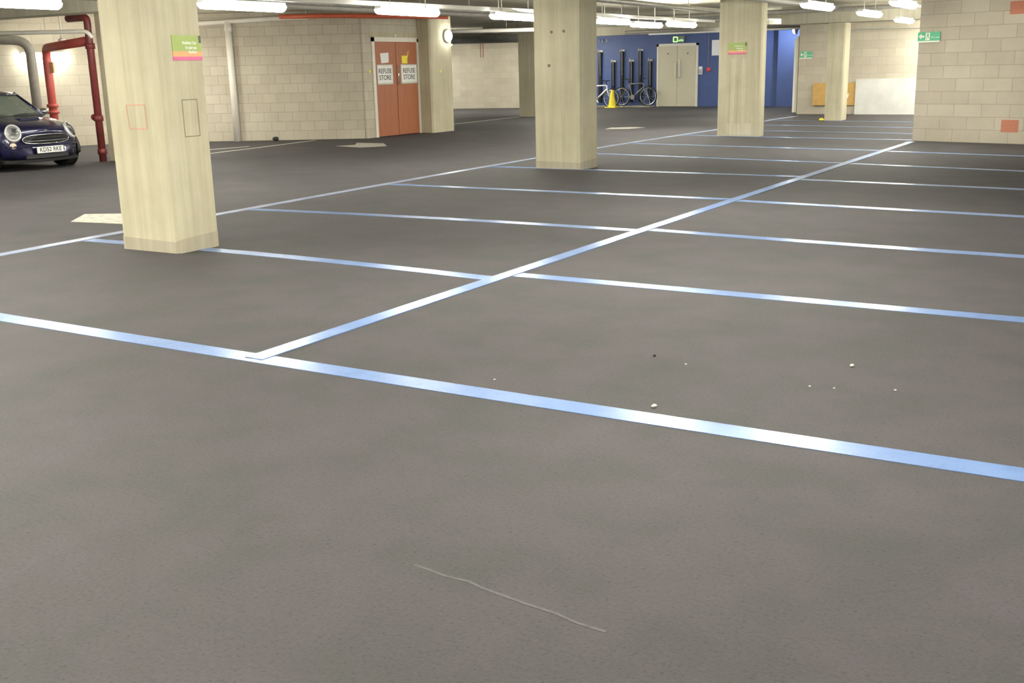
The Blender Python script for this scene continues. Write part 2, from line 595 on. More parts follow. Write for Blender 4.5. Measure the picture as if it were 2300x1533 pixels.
def row(coef, x0, x1, label, lin=None, width=0.145):
    f = poly_fn(coef)
    y_ = f(x0)
    if x0 < -8 and 5.5 < y_ < 26:
        x0 = p2(f(-9.0)) + 0.068
    if x0 < -8 and x1 > -4.3 and f(-4.1) < 21.1:
        x1 = p1(f(-4.1)) - 0.063
    elif x0 > -4.3:
        x0 = p1(f(-4.1)) + 0.063
    n = max(2, int(abs(x1 - x0) / 0.5))
    pts = [(x0 + (x1 - x0) * i / n, f(x0 + (x1 - x0) * i / n)) for i in range(n + 1)]
    o = strip('bay_line', pts, width, 0.003)
    tag(o, label, 'painted line', 'cross lines of the parking bays', 'thing')
    return o


row((0.00269, 0.01907, 4.15333), -7.9, 0.7, 'pale blue line crossing the whole foreground, nearest to the viewer')
row((-0.0171, -0.23448, 5.90841), -8.80, -4.13, 'blue line running from under the nearest column to the long centre line')
row((-0.00018, -0.005, 6.77963), -4.11, 0.7, 'first cross line right of the long centre line')
row((-0.01429, -0.15485, 8.76689), -9.05, -4.13, 'first cross line behind the nearest column, left of the long centre line')
row((0.01201, -0.01106, 9.01755), -4.11, 0.7, 'second cross line right of the long centre line')
row((-0.01478, 11.66408), -9.05, -4.11, 'cross line just in front of the bare middle column')
row((-0.09268, 11.27101), -4.10, 0.7, 'third cross line right of the long centre line')
row((-0.02, 14.42 + -0.02 * 4), -9.15, -4.09, 'cross line passing under the bare middle column')
row((-0.11209, 13.61507), -4.08, 0.7, 'fourth cross line right of the long centre line')
row((-0.15827, 15.88918), -9.2, -4.06, 'first cross line behind the bare middle column, left of the centre line')
row((-0.21385, 15.64359), -4.05, 0.7, 'fifth cross line right of the long centre line')
row((0.00531, -0.07328, 18.65141), -9.2, -4.04, 'second cross line behind the bare middle column')
row((-0.22492, 18.02556), -4.03, 0.7, 'last cross line right of the centre line, before the block wall')
row((-0.12299, 21.15617), -9.1, -4.1, 'cross line running to the corner of the right block wall')
row((-0.14782, 22.915), -9.1, -4.3, 'thin far line, first behind the signed column', None, 0.11)
row((-0.2, 24.63), -9.1, -4.5, 'thin far line, second behind the signed column', None, 0.11)
row((-0.15, 27.17), -8.9, -4.5, 'thinnest far line, closest to the far wall', None, 0.1)
n = 34
o = strip('centre_line', [(p1(4.1 + 17.1 * i / n), 4.1 + 17.1 * i / n) for i in range(n + 1)], 0.125, 0.006)
tag(o, 'long pale blue line running diagonally away to the right wall corner', 'painted line', None, 'thing')
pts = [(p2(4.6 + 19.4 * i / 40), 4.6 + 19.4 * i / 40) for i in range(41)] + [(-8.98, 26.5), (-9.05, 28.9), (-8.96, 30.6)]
o = strip('aisle_line', pts, 0.135, 0.006, M['pale_line'])
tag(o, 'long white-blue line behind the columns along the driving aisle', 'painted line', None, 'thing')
o = strip('aisle_line', [(-16.15, 15.2), (-16.3, 16.6), (-16.69, 19.11)], 0.09, 0.003, M['arrow'])
tag(o, 'faint line on the floor in front of the angled block wall', 'painted line', None, 'thing')
o = strip('aisle_line', [(-17.1, 24.2), (-17.32, 26.1), (-17.48, 28.4), (-17.5, 29.7)], 0.09, 0.003, M['arrow'])
tag(o, 'faint line leading to the far left column', 'painted line', None, 'thing')
o = strip('bay_line', [(-17.3, 15.2), (-17.01, 16.19), (-16.82, 17.12)], 0.1, 0.003, M['arrow'])
tag(o, 'short faint line between the nearest column and the block wall', 'painted line', None, 'thing')


def floor_mark(pts, label):
    m = MB()
    k = len(pts)
    m.prism(pts, 0.0, 0.003)
    return tag(m.build('road_arrow', M['arrow']), label, 'painted arrow', 'worn floor arrows', 'thing')


floor_mark([(-10.05, 7.47), (-9.0, 7.62), (-9.45, 8.46), (-10.46, 7.97)], 'worn cream arrow patch half hidden by the nearest column')
floor_mark([(-14.88, 17.69), (-14.05, 17.47), (-13.75, 17.95), (-14.35, 18.62), (-15.07, 18.6), (-14.7, 18.1)], 'worn cream arrow patch in front of the red doors')
floor_mark([(-11.75, 24.05), (-11.2, 24.3), (-11.05, 24.9), (-11.45, 25.0), (-11.9, 24.7)], 'worn cream arrow patch left of the signed column')

# pebbles and litter on the asphalt
def pebble(x, y, r, mat, label, name='pebble', cat='pebble', grp='pebbles on the asphalt'):
    rings = []
    rnd = random.Random(int((x * 31 + y * 17) * 1000))
    prof = [(0.25, 0.0), (0.8, 0.12), (1.0, 0.4), (0.8, 0.8), (0.35, 1.02)]
    for pr, z in prof:
        rings.append([(r * pr * math.cos(a * math.pi / 4) * rnd.uniform(0.8, 1.2), 0.75 * r * pr * math.sin(a * math.pi / 4) * rnd.uniform(0.8, 1.2), z * r * 0.9) for a in range(8)])
    m = MB().loft(rings)
    o = m.build(name, mat, None, (x, y, 0), rnd.uniform(0, 3), 0, True)
    return tag(o, label, cat, grp)


pebble(-1.85, 4.29, 0.016, M['stone'], 'pale pebble just behind the nearest blue line')
pebble(-2.20, 5.10, 0.012, M['dark_litter'], 'dark little stone beyond the pale pebble')
pebble(-1.23, 5.35, 0.015, M['stone'], 'pale pebble farthest right on the open asphalt')
pebble(-1.32, 4.91, 0.007, M['stone'], 'tiny white chip, left of three in a row')
pebble(-1.21, 4.93, 0.007, M['stone'], 'tiny white chip, middle of three in a row')
pebble(-0.95, 5.02, 0.008, M['stone'], 'tiny white chip, right of three in a row')
pebble(-2.73, 4.34, 0.007, M['stone'], 'tiny white chip near the start of the centre line')
pebble(-1.99, 5.02, 0.007, M['stone'], 'tiny white chip beside the dark little stone')
pebble(-17.60, 18.80, 0.10, M['dark_litter'], 'dark lump of rubbish lying at the foot of the angled wall', 'rubbish', 'rubbish', None)
pebble(-7.62, 28.25, 0.075, M['cone'], 'yellow lump at the foot of the slim far column', 'rubbish', 'rubbish', None)
pebble(-17.3, 36.8, 0.05, M['stone'], 'white scrap on the kerb under the bicycles', 'rubbish', 'rubbish', None)
o = strip('scuff_mark', [(-1.874, 2.476), (-1.81, 2.47), (-1.745, 2.459), (-1.66, 2.463), (-1.60, 2.446), (-1.532, 2.437), (-1.44, 2.424), (-1.333, 2.415), (-1.252, 2.395), (-1.168, 2.391)], 0.011, 0.001, M['scuff'])
tag(o, 'faint pale scuff trail on the foreground asphalt', 'scuff', None, 'thing')

# ================================================================== RED REFUSE DOORS
d1 = empty('door_1', (-15.79, 21.1, 0))
tag(d1, 'pair of red-brown refuse store doors in a white frame', 'door', None, 'structure')
m = MB()
m.box((-0.10, -0.892, 0), (0.03, -0.80, 2.26))
m.box((-0.10, 0.855, 0), (0.03, 0.915, 2.24))
m.box((-0.10, -0.892, 2.16), (0.03, 0.915, 2.26))
m.build('door_frame', M['white_trim'], d1)
m = MB()
m.box((-0.03, -0.95, 2.25), (0.02, 0.95, 2.37))
tag(m.build('lintel', M['concrete'], d1), 'concrete lintel over the doors')
m = MB()
m.box((0.0, -0.05, 2.28), (0.05, 0.03, 2.33))
m.build('door_stop', M['white_trim'], d1)
for y0, y1 in ((-0.80, 0.02), (0.035, 0.855)):
    m = MB()
    m.box((-0.06, y0, 0.01), (0.005, y1, 2.16))
    leaf = m.build('door_leaf', M['red_door'], d1, bevel=0.004)
m = MB()
m.tube([(0.005, 0.05, 1.62), (0.045, 0.05, 1.60), (0.045, 0.05, 1.21), (0.005, 0.05, 1.19)], 0.014)
hn = m.build('door_handle', M['chrome'], leaf, smooth=True)


def refuse_sign(yc, w_, label):
    t = empty('refuse_sign', (-15.784, yc, 1.42))
    tag(t, label, 'sign', 'refuse store signs')
    m = MB()
    m.box((0, -w_ / 2, -0.225), (0.010, w_ / 2, 0.225))
    m.build('board', M['board'], t)
    m = MB()
    for a, b in (((0.010, -w_ / 2, 0.205), (0.014, w_ / 2, 0.225)), ((0.010, -w_ / 2, -0.225), (0.014, w_ / 2, -0.205)),
                 ((0.010, -w_ / 2, -0.225), (0.014, -w_ / 2 + 0.02, 0.225)), ((0.010, w_ / 2 - 0.02, -0.225), (0.014, w_ / 2, 0.225))):
        m.box(a, b)
    m.build('sign_frame', M['steel'], t)
    m = MB()
    m.box((0.010, -w_ / 2 + 0.03, -0.196), (0.012, w_ / 2 - 0.03, -0.188))
    m.build('printed_rule', M['exit_green'], t)
    text('lettering', 'REFUSE', 0.155, M['grey_ink'], t, (0.012, 0, 0.075), (math.pi / 2, 0, math.pi / 2), bold=0.002)
    text('lettering', 'STORE', 0.155, M['grey_ink'], t, (0.012, 0, -0.075), (math.pi / 2, 0, math.pi / 2), bold=0.002)
    return t


refuse_sign(20.665, 0.60, 'white REFUSE STORE sign on the left red door')
refuse_sign(21.61, 0.66, 'white REFUSE STORE sign on the right red door')
m = MB()
m.add([(0, -0.16, 0.11), (0, -0.13, -0.115), (0, 0.155, -0.10), (0, 0.16, 0.125), (0.004, -0.16, 0.11), (0.004, -0.13, -0.115), (0.004, 0.155, -0.10), (0.004, 0.16, 0.125)],
      [(4, 5, 6, 7), (0, 3, 2, 1), (0, 1, 5, 4), (1, 2, 6, 5), (2, 3, 7, 6), (3, 0, 4, 7)])
tag(m.build('paper_notice', M['paper'], None, (-15.785, 20.68, 1.79)), 'blank white paper notice taped on the left red door', 'notice')
m = MB()
m.box((0, -0.11, -0.09), (0.004, 0.11, 0.09))
m.add([(0.002, 0.10, 0.06), (0.002, 0.16, 0.20), (0.002, 0.18, 0.19), (0.002, 0.12, 0.03)], [(0, 1, 2, 3)])
tag(m.build('paper_notice', M['yellow'], None, (-15.785, 21.46, 1.755)), 'small yellow notice above the right refuse sign', 'notice')
m = MB()
m.prism([(0.035 * math.cos(i * math.pi / 6), 0.035 * math.sin(i * math.pi / 6)) for i in range(12)], 0, 0.004)
dot = m.build('yellow_marker', M['yellow'], None, (-15.79, 20.12, 1.5))
dot.rotation_euler = (0, math.pi / 2, 0)
tag(dot, 'yellow dot on the wall left of the red doors', 'marker', 'yellow dots beside the red doors')
dot = dot.copy()
COL.objects.link(dot)
dot.location = (-15.43, 22.44, 1.46)
tag(dot, 'yellow dot on the column right of the red doors', 'marker')

# ================================================================== BLUE WALL: DOORS, NOTICES
d2 = empty('door_2', (-15.39, 37.5, 0))
tag(d2, 'pair of cream doors in the blue wall', 'door', None, 'structure')
m = MB()
m.box((-0.79, -0.06, 0), (-0.72, 0.02, 2.22))
m.box((0.72, -0.06, 0), (0.79, 0.02, 2.22))
m.box((-0.79, -0.06, 2.13), (0.79, 0.02, 2.22))
m.build('door_frame', M['white_trim'], d2)
for a, b in ((-0.72, -0.005), (0.005, 0.72)):
    m = MB()
    m.box((a, -0.045, 0.01), (b, 0.0, 2.13))
    leaf = m.build('door_leaf', M['cream_door'], d2, bevel=0.003)
    m = MB()
    cx = (a + b) / 2 + (0.03 if a < 0 else 0.06)
    m.lathe([(0.028, 0), (0.028, 0.006)], 12, Matrix.Translation((cx - 0.02, -0.045, 1.87)) @ Matrix.Rotation(math.pi / 2, 4, 'X'))
    m.build('peephole', M['grey_ink'], leaf)
for x in (-0.055, 0.10):
    m = MB()
    m.tube([(x, -0.045, 1.68 if x > 0 else 1.55), (x, -0.10, 1.66 if x > 0 else 1.53), (x, -0.10, 1.06), (x, -0.045, 1.04)], 0.026)
    m.build('door_handle', M['white_trim'], leaf)

t = empty('exit_sign', (-15.36, 37.47, 2.36))
tag(t, 'lit green running-man exit sign above the cream doors', 'exit sign')
m = MB()
m.box((-0.22, -0.04, -0.11), (0.24, 0.03, 0.11))
m.build('sign_case', M['dark_steel'], t)


def running_man(mb, y, s, x0, z0):
    """a plain running figure in a doorway, facing -y"""
    def q(a, b):
        return (x0 + a * s, y, z0 + b * s)
    def quad(a, b, wd):
        d = Vector((b[0] - a[0], 0, b[1] - a[1])).normalized()
        n_ = (-d.z * wd / 2, d.x * wd / 2)
        mb.add([q(a[0] + n_[0], a[1] + n_[1]), q(a[0] - n_[0], a[1] - n_[1]), q(b[0] - n_[0], b[1] - n_[1]), q(b[0] + n_[0], b[1] + n_[1])], [(0, 1, 2, 3)])
    mb.add([q(0.0 + 0.1 * math.cos(i * math.pi / 5), 0.40 + 0.1 * math.sin(i * math.pi / 5)) for i in range(10)], [tuple(range(10))])
    quad((0.0, 0.30), (0.05, -0.02), 0.17)
    quad((0.0, 0.26), (-0.22, 0.14), 0.07)
    quad((0.02, 0.24), (0.24, 0.12), 0.07)
    quad((0.05, 0.0), (-0.18, -0.14), 0.09)
    quad((-0.18, -0.14), (-0.20, -0.40), 0.08)
    quad((0.05, 0.0), (0.16, -0.22), 0.09)
    quad((0.16, -0.22), (0.36, -0.28), 0.08)


m = MB()
outline(m, [(-0.17, -0.042, -0.08), (-0.17, -0.042, 0.08), (-0.02, -0.042, 0.08), (-0.02, -0.042, -0.08)], 0.035, (0, -1, 0))
m.build('lit_pictogram', M['exit_lit'], t)
m = MB()
for i, h in enumerate((0.05, 0.07, 0.06)):
    m.box((0.03 + i * 0.065, -0.043, -0.07), (0.065 + i * 0.065, -0.041, -0.07 + h))
m.build('lit_arrow', M['exit_lit'], t)

m = MB()
m.box((-0.20, -0.006, -0.265), (0.21, 0, 0.265))
tag(m.build('paper_notice', M['paper'], None, (-13.9, 37.5, 2.03)), 'large white notice on the blue wall beside the signed column', 'notice')
m = MB()
m.lathe([(0.075, 0), (0.08, 0.02), (0.06, 0.05), (0.0, 0.055)], 16, Matrix.Translation((0, 0, 0)) @ Matrix.Rotation(math.pi / 2, 4, 'X'))
ab = empty('alarm_button', (-14.2, 37.5, 1.29))
tag(ab, 'red fire alarm button on the blue wall', 'alarm')
m.build('button_case', M['alarm_red'], ab)
m = MB()
m.tube([(-0.02, -0.015, 0.08), (-0.02, -0.015, 1.2)], 0.012, 8)
tag(m.build('conduit', M['dark_steel'], ab), 'dark conduit running up')
ip = empty('door_keypad', (-14.5, 37.5, 1.27))
tag(ip, 'small white and grey keypad right of the cream doors', 'keypad')
m = MB()
m.box((-0.07, -0.05, -0.15), (0.07, 0, 0.13))
m.build('case', M['board'], ip, bevel=0.01)
m = MB()
for i in range(3):
    for j in range(3):
        m.box((-0.045 + i * 0.035, -0.054, -0.10 + j * 0.05), (-0.022 + i * 0.035, -0.05, -0.07 + j * 0.05))
m.build('button_pad', M['grey_ink'], ip)

# cone
cn = empty('traffic_cone', (-17.52, 36.5, 0))
tag(cn, 'yellow cone standing in front of the white-framed bicycle', 'cone')
m = MB()
m.lathe([(0.17, 0.04), (0.15, 0.045), (0.055, 0.60), (0.045, 0.63), (0.02, 0.635)], 24)
m.build('body', M['cone'], cn, smooth=False)
m = MB()
m.box((-0.21, -0.21, 0), (0.21, 0.21, 0.04))
m.build('base', M['cone'], cn, bevel=0.01)

# bicycle racks: black channels up the wall
def rack(x, ztop, label):
    t = empty('bike_rack', (x, 37.5, 0))
    tag(t, label, 'bicycle rack', 'upright bicycle racks on the blue wall')
    m = MB()
    m.box((-0.06, -0.10, 0.18), (0.06, 0.0, ztop - 0.05))
    m.build('channel', M['black_tube'], t, bevel=0.02)
    m = MB()
    m.tube([(0.03, -0.10, ztop - 0.9), (0.03, -0.11, ztop - 0.05)], 0.018, 8)
    m.build('guide_rail', M['dark_steel'], t)
    m = MB()
    m.box((-0.10, -0.03, ztop - 0.06), (0.10, 0, ztop + 0.01))
    m.tube([(0, -0.02, ztop - 0.02), (0, -0.16, ztop - 0.04), (0, -0.20, ztop + 0.02), (0, -0.18, ztop + 0.06)], 0.015, 8)
    m.build('hook', M['steel'], t)
    return t


rk = ['tall black wall rack, leftmost, above the white-framed bicycle', 'short black wall rack behind the yellow cone', 'tall black wall rack in the middle of the row, right of the cone',
      'short black wall rack above the dark bicycle', 'tall black wall rack above the grey bicycle', 'short black wall rack nearest the cream doors']
for x, zt, lb in zip((-18.48, -17.94, -17.58, -17.2, -16.84, -16.45), (2.05, 1.68, 2.05, 1.68, 2.05, 1.68), rk):
    rack(x, zt, lb)


# bicycles (local x along the bike, front towards +x)
def bicycle(loc, rz, fmat, label):
    t = empty('bicycle', loc, rz)
    tag(t, label, 'bicycle', 'bicycles parked at the blue wall')
    R = 0.33
    for x in (-0.52, 0.52):
        m = MB()
        m.tube([(x + R * math.cos(a * math.pi / 16), 0, R + R * math.sin(a * math.pi / 16)) for a in range(32)], 0.022, 8, closed=True)
        wl = m.build('wheel', M['tyre'], t, smooth=True)
        m = MB()
        m.tube([(x + (R - 0.03) * math.cos(a * math.pi / 16), 0, R + (R - 0.03) * math.sin(a * math.pi / 16)) for a in range(32)], 0.014, 6, closed=True)
        for a in range(10):
            an = a * math.pi / 5
            m.tube([(x + 0.02 * math.cos(an), 0, R + 0.02 * math.sin(an)), (x + (R - 0.03) * math.cos(an), 0, R + (R - 0.03) * math.sin(an))], 0.004, 4)
        m.lathe([(0.03, -0.04), (0.03, 0.04)], 10, Matrix.Translation((x, 0, R)) @ Matrix.Rotation(math.pi / 2, 4, 'X'))
        m.build('rim', M['alloy'], wl)
    m = MB()
    bb, seat, head, head2, rear = (-0.08, 0, 0.31), (-0.22, 0, 0.78), (0.33, 0, 0.80), (0.36, 0, 0.68), (-0.52, 0, R)
    m.tube([bb, seat], 0.022, 8)
    m.tube([bb, head2], 0.032, 8)
    m.tube([seat, head], 0.024, 8)
    m.tube([head, head2], 0.03, 8)
    for y in (-0.055, 0.055):
        m.tube([bb, (-0.5, y, R)], 0.012, 6)
        m.tube([seat, (-0.5, y, R)], 0.012, 6)
    m.build('bike_frame', fmat, t, smooth=True)
    m = MB()
    for y in (-0.055, 0.055):
        m.tube([(0.37, y, 0.66), (0.44, y, 0.45), (0.52, y, R)], 0.016, 6)
    m.tube([(0.37, -0.055, 0.66), (0.37, 0.055, 0.66)], 0.02, 6)
    m.build('fork', fmat, t, smooth=True)
    m = MB()
    m.tube([(0.33, 0, 0.80), (0.30, 0, 0.92), (0.36, 0, 0.96)], 0.017, 6)
    m.tube([(0.30, -0.30, 0.98), (0.36, -0.12, 0.96), (0.36, 0.12, 0.96), (0.30, 0.30, 0.98)], 0.014, 6)
    m.build('handlebar', M['car_black'], t, smooth=True)
    m = MB()
    m.tube([seat, (-0.26, 0, 0.92)], 0.014, 6)
    m.add([(-0.42, -0.07, 0.93), (-0.42, 0.07, 0.93), (-0.2, 0.03, 0.94), (-0.12, 0, 0.93), (-0.2, -0.03, 0.94),
           (-0.42, -0.07, 0.97), (-0.42, 0.07, 0.97), (-0.2, 0.03, 0.965), (-0.12, 0, 0.95), (-0.2, -0.03, 0.965)],
          [(0, 1, 2, 3, 4), (9, 8, 7, 6, 5), (0, 5, 6, 1), (1, 6, 7, 2), (2, 7, 8, 3), (3, 8, 9, 4), (4, 9, 5, 0)])
    m.build('saddle', M['car_black'], t)
    m = MB()
    m.lathe([(0.09, -0.01), (0.09, 0.01)], 16, Matrix.Translation((-0.08, -0.05, 0.31)) @ Matrix.Rotation(math.pi / 2, 4, 'X'))
    m.tube([(-0.08, -0.06, 0.31), (0.02, -0.07, 0.17)], 0.012, 6)
    m.tube([(-0.08, 0.06, 0.31), (-0.18, 0.07, 0.45)], 0.012, 6)
    m.build('crank', M['alloy'], t)
    return t


bicycle((-18.25, 36.86, 0), math.radians(-2), M['bike_white'], 'white-framed bicycle behind the yellow cone')
bicycle((-16.94, 37.2, 0.05), math.radians(3), M['bike_grey'], 'dark grey bicycle between the yellow cone and the cream doors')

# ================================================================== COLUMN SIGNS, EXIT SIGNS
def stripe_sign(loc, rz, w_, h, label, lines):
    """lime, orange and pink banded sign; local x across, face towards -y"""
    t = empty('parking_sign', loc, rz)
    tag(t, label, 'sign', 'striped parking signs')
    for z0, z1, mt, nm in ((0.36, 1.0, 'green', 'green_band'), (0.15, 0.36, 'orange', 'orange_band'), (0.0, 0.15, 'pink', 'pink_band')):
        m = MB()
        m.box((-w_ / 2, -0.008, (z0 - 0.5) * h), (w_ / 2, 0, (z1 - 0.5) * h))
        m.build(nm, M[mt], t)
    for s_, z in zip(lines, (0.20, 0.0, -0.17)):
        text('lettering', s_, h * 0.155, M['white_print'], t, (w_ * 0.32, -0.009, z * h), (math.pi / 2, 0, 0), 'RIGHT', bold=0.001)
    m = MB()
    m.box((w_ / 2 - 0.028, -0.011, h * 0.20), (w_ / 2 - 0.004, -0.008, h * 0.5))
    tag(m.build('corner_mark', M['grey_ink'], t), 'dark block in the upper corner')
    return t


stripe_sign((-7.25, 6.74, 1.73), math.pi / 2, 0.325, 0.205, 'green, orange and pink sign on the side of the nearest column', ('Building Car', 'Residents', 'Parking'))
stripe_sign((-7.775, 22.15, 1.785), 0.0, 0.40, 0.235, 'small faded striped sign on the column before the blue wall', ('Building Car', 'Residents', 'Parking'))


def fire_exit(loc, rz, w_, h, label):
    t = empty('exit_sign', loc, rz)
    tag(t, label, 'exit sign', 'green fire exit arrows')
    m = MB()
    m.box((-w_ / 2, -0.012, -h / 2), (w_ / 2, 0, h / 2))
    m.build('sign_panel', M['exit_green'], t)
    m = MB()
    y = -0.013
    # arrow pointing left
    ax = -w_ * 0.33
    m.add([(ax - 0.13 * w_, y, 0), (ax, y, 0.34 * h), (ax, y, 0.12 * h), (ax + 0.13 * w_, y, 0.12 * h), (ax + 0.13 * w_, y, -0.12 * h), (ax, y, -0.12 * h), (ax, y, -0.34 * h)], [(0, 6, 5, 4, 3, 2, 1)])
    m.build('arrow', M['white_print'], t)
    m = MB()
    m.add([(-0.15 * w_, y, -0.42 * h), (0.05 * w_, y, -0.42 * h), (0.05 * w_, y, 0.42 * h), (-0.15 * w_, y, 0.42 * h)], [(0, 1, 2, 3)])
    m.build('doorway', M['white_print'], t)
    m = MB()
    running_man(m, y - 0.001, 0.75 * h, -0.05 * w_, 0.0)
    m.build('running_figure', M['exit_green'], t)
    text('lettering', 'Fire exit', h * 0.3, M['white_print'], t, (0.29 * w_, y, -0.12 * h), (math.pi / 2, 0, 0))
    m = MB()
    m.box((-w_ / 2, -0.014, -h / 2 - 0.03), (w_ / 2, 0, -h / 2))
    m.build('lower_edge', M['white_print'], t)
    return t


ang_r = math.atan2(20.956 - 21.476, 2.095 - 4.069 + 3.948)
ang_r = math.atan2(-4.5, 17.07)
fire_exit((-3.885, 21.42, 1.885), ang_r, 0.42, 0.155, 'green fire exit sign on the corner of the right block wall')
fire_exit((-9.12, 31.855, 1.68), math.atan2(-0.31, 15.33), 0.36, 0.17, 'small green exit sign on the far wall beside the white door')

# things on the bright end wall
am = math.atan2(2.57, 8.1)
cd = empty('cable_drop', (-22.94, 36.235, 0), am)
tag(cd, 'pair of thin dark and red cables hanging down the bright end wall', 'cable')
for x, k in ((-0.05, 'dark_steel'), (0.05, 'red_pipe')):
    m = MB()
    m.tube([(x, -0.02, 1.92), (x, -0.02, CEIL)], 0.016, 8)
    m.build('cable', M[k], cd)
m = MB()
m.box((-0.21, -0.02, 1.95), (0.21, 0, 2.43))
tag(m.build('wall_panel', M['concrete_patch'], None, (-21.985, 36.57, 0), am), 'greyish-beige panel high on the bright end wall', 'panel')
for x, lb in ((-18.53, 'small white hook high on the blue wall, leftmost of three'), (-18.40, 'small white hook high on the blue wall, middle of three'), (-18.22, 'small white hook high on the blue wall, rightmost of three')):
    m = MB()
    m.tube([(0, 0, 0.05), (0, -0.06, 0.06), (0.03, -0.08, 0.0), (0.0, -0.07, -0.05)], 0.014, 8)
    tag(m.build('wall_hook', M['pvc'], None, (x, 37.5, 2.40), 0, 0, True), lb, 'hook', 'white hooks above the bicycle racks')

# far wall boards
m = MB()
m.box((-0.615, -0.03, -0.31), (0.615, 0, 0.31))
b = m.build('orange_board', M['mdf'], None, (-8.24, 31.80, 0.565))
tag(b, 'orange-brown board fixed low on the far wall behind the slim column', 'board')
m = MB()
m.add([(0.30, -0.032, -0.15), (0.40, -0.032, -0.10), (0.42, -0.032, 0.02), (0.33, -0.032, -0.02)], [(0, 1, 2, 3)])
tag(m.build('torn_label', M['paper'], b), 'scrap of white label')
m = MB()
m.box((-1.4, -0.05, 0), (1.4, 0, 0.98))
tag(m.build('white_board', M['white_board'], None, (-6.24, 31.76, 0.0), math.atan2(-0.31, 15.33)), 'large whitewashed board leaning against the far wall', 'board')

# white edge of an open door by the far wall
d3 = empty('door_3', (-9.45, 31.9, 0))
tag(d3, 'white door standing open, seen edge on beside the blue wall', 'door', None, 'structure')
m = MB()
m.box((-0.03, 0, 0.05), (0.03, 0.8, 2.12))
m.build('door_leaf', M['paper'], d3)
m = MB()
m.box((0.035, -0.02, 0.05), (0.10, 0.10, 2.2))
m.build('door_frame', M['cream_door'], d3)

# ================================================================== LIGHTS
def diffuser_mesh(L):
    m = MB()
    rings = []
    for t_, k in ((-L / 2, 0.75), (-L / 2 + 0.03, 1.0), (L / 2 - 0.03, 1.0), (L / 2, 0.75)):
        ring = []
        for i in range(9):
            a = math.pi + math.pi * i / 8
            ring.append((0.085 * k * math.cos(a), t_, 0.075 * k * math.sin(a)))
        rings.append(ring)
    m.loft(rings)
    return m


def make_light(loc, label, L=1.5):
    t = empty('ceiling_light', loc)
    tag(t, label, 'ceiling light', 'fluorescent ceiling lights')
    diffuser_mesh(L).build('diffuser', M['tube'], t, smooth=False)
    m = MB()
    m.box((-0.055, -L / 2, 0), (0.055, L / 2, 0.05))
    m.build('housing', M['fitting'], t, bevel=0.008)
    for y in (-0.45, 0.45):
        m = MB()
        m.tube([(0, y, 0.05), (0, y, CEIL - loc[2])], 0.008, 6)
        m.build('hanger', M['steel'], t)
    return t


ZL = 2.375
lights = [
    (-11.55, 8.05, 'fluorescent light at the upper left corner, nearest the parked car'),
    (-10.45, 10.75, 'large fluorescent light right of the nearest column'),
    (-10.00, 13.75, 'fluorescent light above the red doors'),
    (-9.90, 16.75, 'fluorescent light half hidden by the bare middle column'),
    (-9.75, 20.3, 'fluorescent light right of the bare middle column, left of two touching'),
    (-10.15, 22.9, 'fluorescent light right of the bare middle column, right of two touching'),
    (-9.60, 23.6, 'fluorescent light above the cream doors'),
    (-5.05, 18.2, 'round-looking light right of the signed column'),
    (-5.15, 22.2, 'light above and right of the slim far column'),
    (-5.45, 26.9, 'light by the upper corner of the right block wall, lower of two'),
    (-3.85, 18.9, 'light by the upper corner of the right block wall, upper of two'),
]
proto = None
for x, y, lb in lights:
    if proto is None:
        proto = make_light((x, y, ZL), lb)
        o = proto
    else:
        o = copy_tree(proto)
        o.location = (x, y, ZL)
        o['label'] = lb
hidden = [(-11.9, 5.2), (-12.3, 2.2), (-16.6, 8.4), (-15.6, 4.5), (-9.0, 3.4), (-6.6, 2.2), (-18.8, 7.5), (-4.6, 11.0), (-3.0, 10.6), (-4.4, 6.3), (-4.4, 2.0), (-4.4, -3.0), (1.5, 8.5), (1.5, 3.5), (1.5, -1.5),
          (-1.5, 0.5), (-1.5, 4.0), (-2.2, 7.2), (-9.5, -2.0), (3.5, 12.5), (-14.0, 12.35), (-16.9, 15.1), (-4.2, 25.2), (-4.9, 29.6), (-5.2, 30.75), (-4.4, 30.9), (-10.1, 28.7), (-11.8, 33.6), (-14.5, 27.0), (-16.6, 31.0), (-18.2, 33.8), (-19.3, 35.6), (-22.3, 32.4), (-24.2, 33.8), (-18.9, 16.3), (-7.2, 3.0), (-9.6, 5.0)]
for x, y in hidden:  # unseen fittings, most of them added to brighten the floor and walls
    o = copy_tree(proto)
    o.location = (x, y, ZL)
    o['label'] = 'unseen fluorescent ceiling light, most of these added to brighten floor and walls'


def wall_lamp(loc, rz, label, mat='lamp', r=0.13):
    """round bulkhead lamp, facing local -y"""
    t = empty('wall_lamp', loc, rz)
    tag(t, label, 'wall lamp', 'round bulkhead lamps')
    X = Matrix.Rotation(math.pi / 2, 4, 'X')
    m = MB()
    m.lathe([(r * 1.1, 0), (r * 1.1, 0.04), (r, 0.045)], 20, X)
    m.build('back_plate', M['fitting'], t)
    m = MB()
    m.lathe([(r, 0.045), (r * 0.93, 0.085), (r * 0.6, 0.115), (0.02, 0.125)], 20, X)
    m.build('diffuser', M[mat], t, smooth=True)
    if mat == 'cool_lamp':
        m = MB()
        m.tube([(0, 0.02, 0.0), (0, 0.02, CEIL - loc[2])], 0.02, 8)
        m.build('bracket', M['fitting'], t)
    return t


